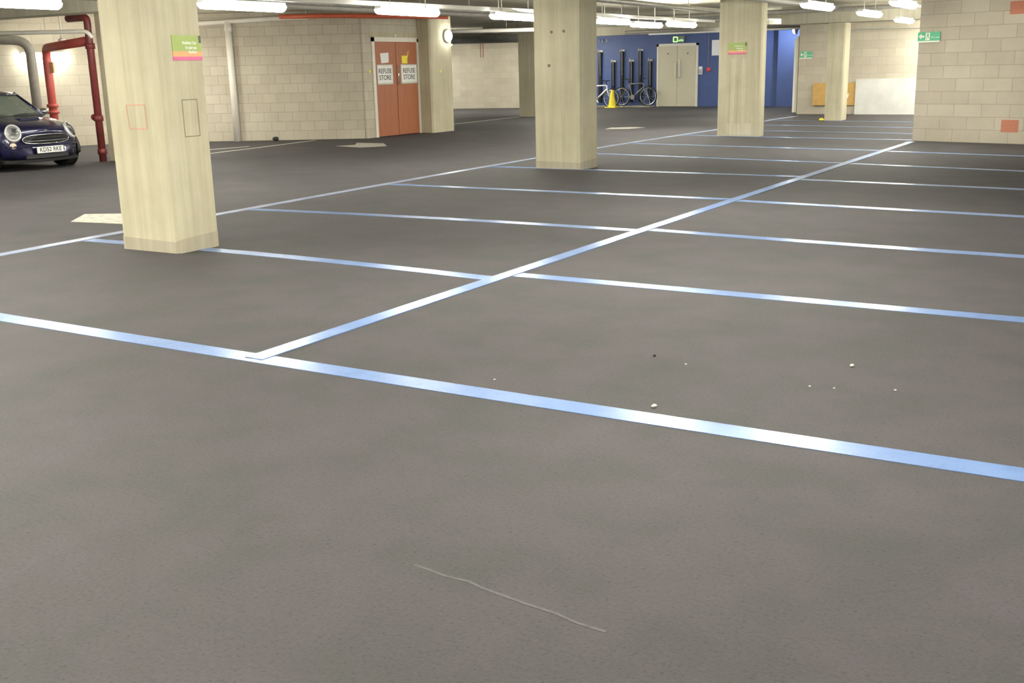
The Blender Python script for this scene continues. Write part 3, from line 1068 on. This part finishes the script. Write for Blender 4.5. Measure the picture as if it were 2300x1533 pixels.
wall_lamp((-15.42, 22.75, 2.30), math.pi / 2, 'round lamp high on the column beside the red doors')
wall_lamp((-10.72, 36.25, 2.50), -math.pi / 2, 'small bright lamp high on the blue wall beside the white open door', 'cool_lamp', 0.13)
al = math.atan2(10.41, 5.25)
wl_ = copy_tree(proto)
wl_.location = (-21.52, 15.80, 2.03)
wl_.rotation_euler = (0, 0, al - math.pi / 2)
wl_.scale = (1, 0.6, 1)
for ch in list(wl_.children):
    if ch.name.startswith('hanger'):
        bpy.data.objects.remove(ch)
tag(wl_, 'fluorescent light low on the wall behind the bend of the red pipe', 'ceiling light')

# ================================================================== PIPES AND CEILING SERVICES
def pipe(name, pts, r, mat, label, cat='pipe', n=12, group='ceiling pipes', brackets=()):
    m = MB()
    m.tube(pts, r, n)
    o = m.build(name, M[mat], None, smooth=True)
    tag(o, label, cat, group)
    for b in brackets:
        q = MB()
        q.tube([(b[0], b[1], b[2]), (b[0], b[1], CEIL)], 0.008, 6)
        c = q.build('hanger', M['steel'], o)
    return o


def bend(a, c, b, r=0.12, n=6):
    """rounded corner from a through c to b"""
    a, b, c = Vector(a), Vector(b), Vector(c)
    p = c + (a - c).normalized() * r
    q = c + (b - c).normalized() * r
    return [tuple(p * (1 - t) ** 2 + c * 2 * t * (1 - t) + q * t * t) for t in [i / n for i in range(n + 1)]]


# trunking of the light run
m = MB()
for (x0, y0), (x1, y1) in (((-12.6, 1.0), (-10.45, 10.75)), ((-10.45, 10.75), (-9.9, 16.75)), ((-9.9, 16.75), (-9.55, 25.5))):
    d = Vector((x1 - x0, y1 - y0, 0))
    n_ = Vector((-d.y, d.x, 0)).normalized() * 0.03
    for z0 in (2.44,):
        m.add([(x0 + n_.x, y0 + n_.y, z0), (x1 + n_.x, y1 + n_.y, z0), (x1 - n_.x, y1 - n_.y, z0), (x0 - n_.x, y0 - n_.y, z0),
               (x0 + n_.x, y0 + n_.y, z0 + .06), (x1 + n_.x, y1 + n_.y, z0 + .06), (x1 - n_.x, y1 - n_.y, z0 + .06), (x0 - n_.x, y0 - n_.y, z0 + .06)],
              [(0, 3, 2, 1), (4, 5, 6, 7), (0, 1, 5, 4), (1, 2, 6, 5), (2, 3, 7, 6), (3, 0, 4, 7)])
tag(m.build('ceiling_trunking', M['fitting']), 'white trunking that joins the row of lights over the aisle', 'trunking')

ua = Vector((wa1[0] - wa0[0], wa1[1] - wa0[1], 0)).normalized()
na = Vector((ua.y, -ua.x, 0))
def onA(s_, off, z):
    """point s_ metres along the angled wall (from its left visible end), off metres in front of it"""
    q = Vector((-19.162, 18.169, 0)) + ua * s_ + na * off
    return (q.x, q.y, z)
pipe('ceiling_pipe', [onA(-0.4, 0.10, 2.62), onA(0.5, 0.10, 2.65), onA(1.8, 0.10, 2.70), onA(2.6, 0.12, 2.70)], 0.05, 'pvc', 'white plastic pipe along the top of the angled wall')
dp = empty('drain_pipe', (0, 0, 0))
m = MB()
m.tube([onA(0.76, 0.09, 0.0), onA(0.75, 0.09, 2.66)], 0.075, 16)
bpy.data.objects.remove(dp)
dp = m.build('drain_pipe', M['pvc'], None, smooth=True)
tag(dp, 'white plastic downpipe on the angled block wall', 'pipe')
m = MB()
m.tube([onA(0.75, 0.08, 2.45), onA(0.75, 0.08, 2.58)], 0.085, 16)
m.build('collar', M['pvc'], dp, smooth=True)
pipe('ceiling_pipe', [onA(2.0, 0.25, 2.73), onA(3.2, 0.25, 2.72), onA(4.3, 0.3, 2.68), (-14.4, 21.3, 2.66)], 0.05, 'orange_pipe', 'orange-red pipe above the angled wall, left of the red doors', brackets=(onA(2.6, 0.25, 2.73), onA(3.3, 0.25, 2.72)))
for k, (a, b, z, r, mt, lb) in enumerate((
        ((-13.2, 8.0), (-12.35, 26.0), 2.60, 0.055, 'grey_pipe', 'grey pipe left of the light run, running away from the viewer'),
        ((-12.9, 9.0), (-11.7, 27.0), 2.66, 0.07, 'steel', 'shiny pipe beside the light run, thickest of the set'),
        ((-11.6, 9.0), (-10.9, 26.0), 2.58, 0.03, 'fitting', 'thin white conduit beside the light run'),
        ((-8.6, 12.0), (-8.9, 30.0), 2.62, 0.05, 'steel', 'steel pipe over the row of columns'),
        ((-7.2, 10.0), (-6.6, 27.5), 2.66, 0.06, 'grey_pipe', 'grey pipe right of the bare middle column'),
)):
    pipe('ceiling_pipe', [(a[0], a[1], z), (b[0], b[1], z)], r, mt, lb, brackets=[(a[0] + (b[0] - a[0]) * f, a[1] + (b[1] - a[1]) * f, z + r) for f in (0.3, 0.55, 0.8)])
for Y, z, r, mt, x0, x1, lb in ((25.6, 2.62, 0.05, 'grey_pipe', -13.5, -4.2, 'grey pipe crossing above the far lights'),
                                (27.3, 2.66, 0.09, 'steel', -13.5, -9.45, 'wide shiny duct crossing left of the signed column'),
                                (33.5, 2.55, 0.06, 'grey_pipe', -15.6, -9.6, 'grey pipe crossing just before the blue wall'),
                                (35.4, 2.52, 0.035, 'fitting', -15.6, -9.6, 'thin pale conduit above the cream doors')):
    pipe('ceiling_pipe', [(x0, Y, z), (x1, Y, z)], r, mt, lb, brackets=[(x0 + 1.2, Y, z + r), (x1 - 1.2, Y, z + r)])
pipe('ceiling_duct', [(-21.3, 31.6, 2.50), (-17.0, 33.2, 2.50)], 0.17, 'dark_steel', 'dark round duct over the bright end wall', 'duct', 16, None, [(-20.0, 32.08, 2.66), (-18.0, 32.83, 2.66)])
pipe('ceiling_pipe', [(-19.6, 24.5, 2.52), (-14.9, 27.2, 2.52)], 0.05, 'pvc', 'white pipe under the ceiling beyond the column beside the red doors', brackets=[(-18.0, 25.42, 2.56), (-16.0, 26.57, 2.56)])
pipe('ceiling_pipe', [(-20.4, 27.0, 2.58), (-14.9, 28.9, 2.58)], 0.07, 'steel', 'steel pipe before the far left column pad', brackets=[(-18.5, 27.65, 2.64), (-16.2, 28.45, 2.64)])
pipe('ceiling_conduit', [(-9.0, 31.7, 2.33), (-2.0, 31.56, 2.30)], 0.015, 'fitting', 'thin white conduit along the top of the far wall', 'conduit', 8)
# left side, by the car
pipe('ceiling_pipe', [(-19.5, 11.6, 2.31)] + bend((-19.5, 11.6, 2.31), (-16.5, 13.1, 2.30), (-16.5, 13.2, 2.1), 0.1) + [(-16.5, 13.16, 2.2)], 0.035, 'pvc', 'white pipe over the parked car, ending at the pier', brackets=[(-18.3, 12.2, 2.34), (-17.2, 12.75, 2.34)])
rp = empty('riser_pipe', (-16.87, 13.40, 0))
tag(rp, 'dark red riser pipe standing against the grey pier', 'pipe')
m = MB()
m.tube([(0, 0, 0.0), (0, 0, 2.45)] + bend((0, 0, 2.3), (0, 0, 2.56), (-0.4, 0, 2.56), 0.1)[1:] + [(-0.55, 0.02, 2.56)], 0.068, 14)
m.build('pipe_run', M['dark_red_pipe'], rp, smooth=True)
for z in (0.18, 0.78, 2.06):
    m = MB()
    m.tube([(0, 0, z - 0.05), (0, 0, z + 0.05)], 0.088, 14)
    m.build('collar', M['dark_red_pipe'], rp, smooth=True)
m = MB()
m.lathe([(0.05, -0.02), (0.06, 0.0), (0.05, 0.02)], 14, Matrix.Translation((-0.09, -0.03, 0.80)) @ Matrix.Rotation(math.pi / 2, 4, 'Y'))
m.build('valve', M['dark_red_pipe'], rp)
sp = empty('sprinkler_pipe', (-20.25, 14.965, 0))
tag(sp, 'light red pipe with a bend, rising behind the parked car', 'pipe')
m = MB()
v0, vc, v1 = (0, 0, 0.0), (0, 0, 2.13), (3.27, -1.50, 2.155)
m.tube([v0, (0, 0, 1.5)] + bend(v0, vc, v1, 0.22) + [v1], 0.085, 16)
m.build('pipe_run', M['red_pipe'], sp, smooth=True)
for z in (0.82, 0.95):
    m = MB()
    m.tube([(0, 0, z - 0.035), (0, 0, z + 0.035)], 0.12, 16)
    m.build('flange', M['red_pipe'], sp, smooth=True)
m = MB()
m.box((0.085, -0.02, 1.62), (0.20, 0.02, 1.84))
tag(m.build('pipe_label', M['orange'], sp), 'orange tag on the pipe')
m = MB()
m.tube([(1.35, -0.60, 2.22), (1.35, -0.60, CEIL)], 0.012, 8)
m.lathe([(0.07, 0), (0.07, 0.03), (0.02, 0.06)], 12, Matrix.Translation((1.35, -0.60, 2.22)))
m.build('hanger', M['fitting'], sp)
pipe('drain_pipe', [(-20.95, 15.1, 0), (-20.95, 15.1, 1.9)] + bend((-20.95, 15.1, 1.9), (-20.95, 15.1, 2.3), (-22.6, 12.9, 2.42), 0.3) + [(-22.9, 12.5, 2.42)], 0.1, 'grey_pipe', 'grey pipe left of the light red pipe, its bend standing in for beam shadows', 'pipe', 14, None)  # the bend is a solid stand-in for the dark beam shadows here

# ================================================================== CAR
car = empty('hatchback_car', (-16.31, 11.885, 0), math.radians(1.0))
tag(car, 'small dark blue hatchback parked at the left edge', 'car')
SC = 0.985
car.scale = (SC, SC, SC * 0.96)


def ring(x, hw, zb, zs, zt, tuck=0.94):
    """cage ring, closed, from bottom centre round the left side to the top"""
    h = [(0.0, zb), (hw * 0.6, zb), (hw * 0.93, zb + 0.03), (hw, zb + 0.16), (hw * 1.0, zs - 0.14), (hw * tuck, zs), (hw * 0.70, zt - 0.012), (hw * 0.35, zt), (0.0, zt + 0.006)]
    pts = [(x, y, z) for y, z in h]
    pts += [(x, -y, z) for y, z in reversed(h[1:-1])]
    return pts


def ringx(xf, hw, zb, zs, zt, tuck, bow):
    """same, with the nose bowed: outer points sit further back by bow"""
    out = []
    for (x, y, z) in ring(0, hw, zb, zs, zt, tuck):
        k = (abs(y) / hw) ** 2
        out.append((xf - bow * k - (0.05 if z < 0.3 else 0) * 0, y, z))
    return out


rings = [ringx(-0.03, 0.50, 0.30, 0.58, 0.62, 0.9, 0.05), ringx(-0.015, 0.66, 0.24, 0.62, 0.68, 0.92, 0.13), ringx(-0.05, 0.76, 0.19, 0.70, 0.765, 0.90, 0.20),
         ringx(-0.20, 0.815, 0.18, 0.76, 0.83, 0.90, 0.20), ringx(-0.45, 0.838, 0.18, 0.82, 0.885, 0.92, 0.12), ring(-0.80, 0.844, 0.18, 0.865, 0.925), ring(-1.10, 0.844, 0.18, 0.89, 0.95),
         ring(-1.5, 0.844, 0.18, 0.90, 0.95), ring(-2.2, 0.844, 0.18, 0.92, 0.95), ring(-2.9, 0.844, 0.19, 0.94, 0.96), ring(-3.3, 0.83, 0.22, 0.94, 0.97), ring(-3.52, 0.78, 0.27, 0.88, 0.95), ring(-3.60, 0.66, 0.34, 0.78, 0.85)]
body = MB().loft(rings).build('body', M['car_paint'], car, smooth=True, sub=2)
# greenhouse (glass) and roof
def gh(x, hw, z):
    return [(x, -hw, z), (x, -hw * 0.5, z + 0.012), (x, 0, z + 0.016), (x, hw * 0.5, z + 0.012), (x, hw, z)]
low = [(-1.02, -0.70), (-0.93, -0.36), (-0.90, 0), (-0.93, 0.36), (-1.02, 0.70), (-2.2, 0.755), (-3.2, 0.72), (-3.42, 0.40), (-3.45, 0), (-3.42, -0.40), (-3.2, -0.72), (-2.2, -0.755)]
top = [(-1.56, -0.55), (-1.50, -0.30), (-1.48, 0), (-1.50, 0.30), (-1.56, 0.55), (-2.2, 0.60), (-3.0, 0.58), (-3.16, 0.32), (-3.18, 0), (-3.16, -0.32), (-3.0, -0.58), (-2.2, -0.60)]
def at_z(f, z, grow=0.0):
    out = []
    for (a, b), (c, d) in zip(low, top):
        x, y = a + (c - a) * f, b + (d - b) * f
        out.append((x, y, z))
    return out
gl = MB().loft([at_z(-0.08, 0.90), at_z(0, 0.935), at_z(0.5, 1.145), at_z(0.94, 1.325)], True, True)
gl.build('windows', M['car_glass'], car, smooth=False)
rf = [at_z(0.90, 1.308), at_z(0.95, 1.345)]
inner = [(x * 0.8 + -2.3 * 0.2, y * 0.8, 1.392) for x, y, z in at_z(1.0, 1.36)]
inner2 = [(x * 0.4 + -2.3 * 0.6, y * 0.4, 1.41) for x, y, z in at_z(1.0, 1.36)]
rfo = [(x + (0.03 if x > -2 else -0.03), y * 1.035, z) for x, y, z in rf[0]]
rfo2 = [(x + (0.02 if x > -2 else -0.02), y * 1.02, z) for x, y, z in rf[1]]
MB().loft([rfo, rfo2, inner, inner2]).build('roof', M['roof_black'], car, smooth=True)
# front pillars
for sgn in (-1, 1):
    m = MB()
    m.tube([(-1.00, sgn * 0.72, 0.92), (-1.28, sgn * 0.645, 1.13), (-1.57, sgn * 0.575, 1.335)], 0.035, 8)
    m.build('pillar', M['car_paint'], car, smooth=True)
    m = MB()
    m.tube([(-2.25, sgn * 0.765, 0.93), (-2.3, sgn * 0.61, 1.33)], 0.03, 8)
    m.build('pillar', M['car_black'], car, smooth=True)
# dark interior shapes behind the screen: mirror and seat tops
m = MB()
m.cbox((-1.42, 0.0, 1.255), (0.03, 0.20, 0.06))
m.build('rear_view_mirror', M['car_black'], car, bevel=0.01)
# wing mirrors
for sgn in (-1, 1):
    m = MB()
    m.lathe([(0.03, -0.06), (0.08, -0.04), (0.095, 0.0), (0.07, 0.06), (0.02, 0.09)], 14, Matrix.Translation((-1.18, sgn * 0.87, 0.99)) @ Matrix.Rotation(math.pi / 2, 4, 'Y') @ Matrix.Scale(0.75, 4, (1, 0, 0)))
    m.tube([(-1.2, sgn * 0.74, 0.93), (-1.19, sgn * 0.82, 0.97)], 0.022, 8)
    m.build('wing_mirror', M['chrome'] if sgn > 0 else M['car_paint'], car, smooth=True)
# headlights
for sgn in (-1, 1):
    nrm = Vector((0.80, sgn * 0.42, 0.42)).normalized()
    q = nrm.to_track_quat('Z', 'Y').to_matrix().to_4x4()
    T = Matrix.Translation(Vector((-0.165, sgn * 0.555, 0.665)) + nrm * 0.035) @ q @ Matrix.Scale(0.86, 4) @ Matrix.Scale(1.25, 4, (0, 1, 0))
    m = MB()
    m.lathe([(0.155, -0.06), (0.155, 0.0), (0.135, 0.03), (0.125, 0.012), (0.06, -0.02), (0.05, -0.02)], 24, T)
    hl = m.build('headlight', M['reflector'], car, smooth=True)
    m = MB()
    m.lathe([(0.132, 0.018), (0.11, 0.038), (0.06, 0.052), (0.01, 0.056)], 24, T)
    m.build('lens', M['lens'], hl, smooth=True)
    m = MB()
    m.lathe([(0.05, -0.015), (0.045, 0.005), (0.02, 0.012)], 14, T @ Matrix.Translation((0.0, -0.03, 0.0)))
    m.build('bulb_housing', M['alloy'], hl, smooth=True)
    # round indicator and fog lamp below
    T2 = Matrix.Translation((-0.135, sgn * 0.60, 0.455)) @ Vector((1, sgn * 0.35, 0.05)).normalized().to_track_quat('Z', 'Y').to_matrix().to_4x4()
    m = MB()
    m.lathe([(0.055, -0.05), (0.055, 0.01), (0.045, 0.025), (0.01, 0.03)], 16, T2)
    m.build('indicator', M['amber'] if sgn < 0 else M['lens'], car, smooth=True)
    T3 = Matrix.Translation((-0.125, sgn * 0.60, 0.30)) @ Vector((1, sgn * 0.30, 0.0)).normalized().to_track_quat('Z', 'Y').to_matrix().to_4x4()
    m = MB()
    m.lathe([(0.05, -0.05), (0.05, 0.008), (0.04, 0.016), (0.01, 0.02)], 16, T3)
    m.build('fog_lamp', M['lens'], car, smooth=True)
# grille
def nose_x(y, z):
    return 0.0 - 0.20 * (abs(y) / 0.76) ** 2
gp = []
for i in range(24):
    a = 2 * math.pi * i / 24
    c_, s_ = math.cos(a), math.sin(a)
    y = 0.46 * (abs(c_) ** 0.6) * (1 if c_ > 0 else -1)
    z = 0.545 + (0.085 if s_ > 0 else 0.075) * (abs(s_) ** 0.75) * (1 if s_ > 0 else -1)
    gp.append((nose_x(y, z) + 0.0, y, z))
m = MB()
m.loft([[(x - 0.08, y, z) for x, y, z in gp], [(x + 0.012, y, z) for x, y, z in gp]])
gr = m.build('grille', M['car_black'], car)
m = MB()
m.tube([(x + 0.012, y, z) for x, y, z in gp], 0.0095, 8, closed=True)
tag(m.build('grille_surround', M['chrome'], gr, smooth=True), 'bright chrome surround')
for z in (0.52, 0.57):
    m = MB()
    m.tube([(nose_x(y, z) + 0.015, y, z) for y in [(-0.40 + 0.8 * i / 10) for i in range(11)]], 0.008, 6)
    m.build('grille_bar', M['car_black'] if z > 0.55 else M['dark_steel'], gr, smooth=True)
# bumper bar, lower intake, plate
m = MB()
ys = [(-0.70 + 1.4 * i / 16) for i in range(17)]
m.loft([[(nose_x(y, 0) - 0.04, y, 0.455), (nose_x(y, 0) + 0.022, y, 0.452), (nose_x(y, 0) + 0.022, y, 0.425), (nose_x(y, 0) - 0.04, y, 0.42)] for y in ys])
tag(m.build('bumper', M['car_paint'], car, smooth=False), 'blue bumper strip under the grille')
m = MB()
ys = [(-0.42 + 0.84 * i / 10) for i in range(11)]
m.loft([[(nose_x(y, 0) - 0.06, y, 0.285), (nose_x(y, 0) + 0.002, y, 0.285), (nose_x(y, 0) + 0.002, y, 0.215), (nose_x(y, 0) - 0.06, y, 0.215)] for y in ys])
m.build('lower_intake', M['car_black'], car)
m = MB()
ys = [(-0.74 + 1.48 * i / 16) for i in range(17)]
m.loft([[(nose_x(y, 0) - 0.10, y, 0.20), (nose_x(y, 0) - 0.01, y, 0.20), (nose_x(y, 0) - 0.02, y, 0.15), (nose_x(y, 0) - 0.10, y, 0.14)] for y in ys])
m.build('front_lip', M['car_black'], car)
m = MB()
m.box((0.012, -0.262, 0.305), (0.034, 0.262, 0.418))
pl = m.build('number_plate', M['plate'], car, bevel=0.004)
text('lettering', 'KD52 RKE', 0.108, M['ink'], pl, (0.0355, 0, 0.3615), (math.pi / 2, 0, math.pi / 2), bold=0.0015, sx=0.92)
# bonnet badge (round with wings) and scoop
m = MB()
m.lathe([(0.03, 0), (0.03, 0.008), (0.02, 0.012)], 14, Matrix.Translation((-0.045, 0, 0.705)) @ Matrix.Rotation(math.radians(55), 4, 'Y'))
for sgn in (-1, 1):
    m.add([(-0.045, sgn * 0.025, 0.712), (-0.065, sgn * 0.11, 0.718), (-0.058, sgn * 0.10, 0.705), (-0.040, sgn * 0.03, 0.700)], [(0, 1, 2, 3) if sgn > 0 else (3, 2, 1, 0)])
m.build('bonnet_badge', M['chrome'], car)
m = MB()
m.loft([[(-0.42, -0.20, 0.865), (-0.42, 0.20, 0.865), (-0.42, 0.18, 0.91), (-0.42, -0.18, 0.91)], [(-0.62, -0.20, 0.89), (-0.62, 0.20, 0.89), (-0.62, 0.14, 0.915), (-0.62, -0.14, 0.915)]])
m.build('bonnet_scoop', M['car_paint'], car)
# wipers
for y0, y1 in ((-0.50, 0.0), (0.05, 0.52)):
    m = MB()
    m.tube([(-0.93, y0, 0.955), (-0.955, (y0 + y1) / 2, 0.972), (-0.965, y1, 0.965)], 0.010, 6)
    m.build('wiper', M['car_black'], car)
# cowl
m = MB()
m.loft([[(-0.86 - 0.12 * (y / 0.7) ** 2, y, 0.935), (-0.98 - 0.12 * (y / 0.7) ** 2, y, 0.962)] + [(-0.98 - 0.12 * (y / 0.7) ** 2, y, 0.92), (-0.86 - 0.12 * (y / 0.7) ** 2, y, 0.92)] for y in [(-0.68 + 1.36 * i / 10) for i in range(11)]])
m.build('cowl', M['car_black'], car)
# wheels, arches, sills
for x in (-0.64, -3.1):
    for sgn in (-1, 1):
        X = Matrix.Translation((x, sgn * 0.755, 0.30)) @ Matrix.Rotation(-sgn * math.pi / 2, 4, 'X')
        m = MB()
        m.lathe([(0.20, -0.09), (0.285, -0.095), (0.30, -0.07), (0.30, 0.06), (0.285, 0.092), (0.215, 0.092), (0.20, 0.06)], 32, X)
        wl = m.build('wheel', M['tyre'], car, smooth=True)
        m = MB()
        m.lathe([(0.215, 0.07), (0.21, 0.092), (0.19, 0.085), (0.185, 0.03)], 32, X)
        for k in range(7):
            an = 2 * math.pi * k / 7
            T = X @ Matrix.Rotation(an, 4, 'Z')
            m.box((0.03, -0.022, 0.055), (0.195, 0.022, 0.08), T)
        m.lathe([(0.05, 0.05), (0.05, 0.09), (0.02, 0.095)], 12, X)
        m.build('alloy_rim', M['alloy'], wl)
        m = MB()
        pts = [(x + 0.345 * math.cos(a), sgn * 0.835, 0.30 + 0.345 * math.sin(a)) for a in [math.pi * (-0.06 + 1.12 * i / 18) for i in range(19)]]
        m.tube(pts, 0.032, 8)
        m.build('wheel_arch', M['car_black'], car, smooth=True)
        m = MB()
        m.lathe([(0.335, -0.02), (0.335, 0.0)], 32, Matrix.Translation((x, sgn * 0.845, 0.30)) @ Matrix.Rotation(-sgn * math.pi / 2, 4, 'X'))
        m.build('wheel_well', M['tyre'], car)
for sgn in (-1, 1):
    m = MB()
    m.box((-2.76, sgn * 0.83 - 0.025, 0.16), (-0.98, sgn * 0.83 + 0.025, 0.27))
    m.build('sill', M['car_black'], car, bevel=0.015)
    m = MB()
    m.box((-1.95, sgn * 0.838 - 0.02, 0.78), (-1.80, sgn * 0.838 + 0.02, 0.81))
    m.build('door_handle', M['chrome'], car, bevel=0.008)
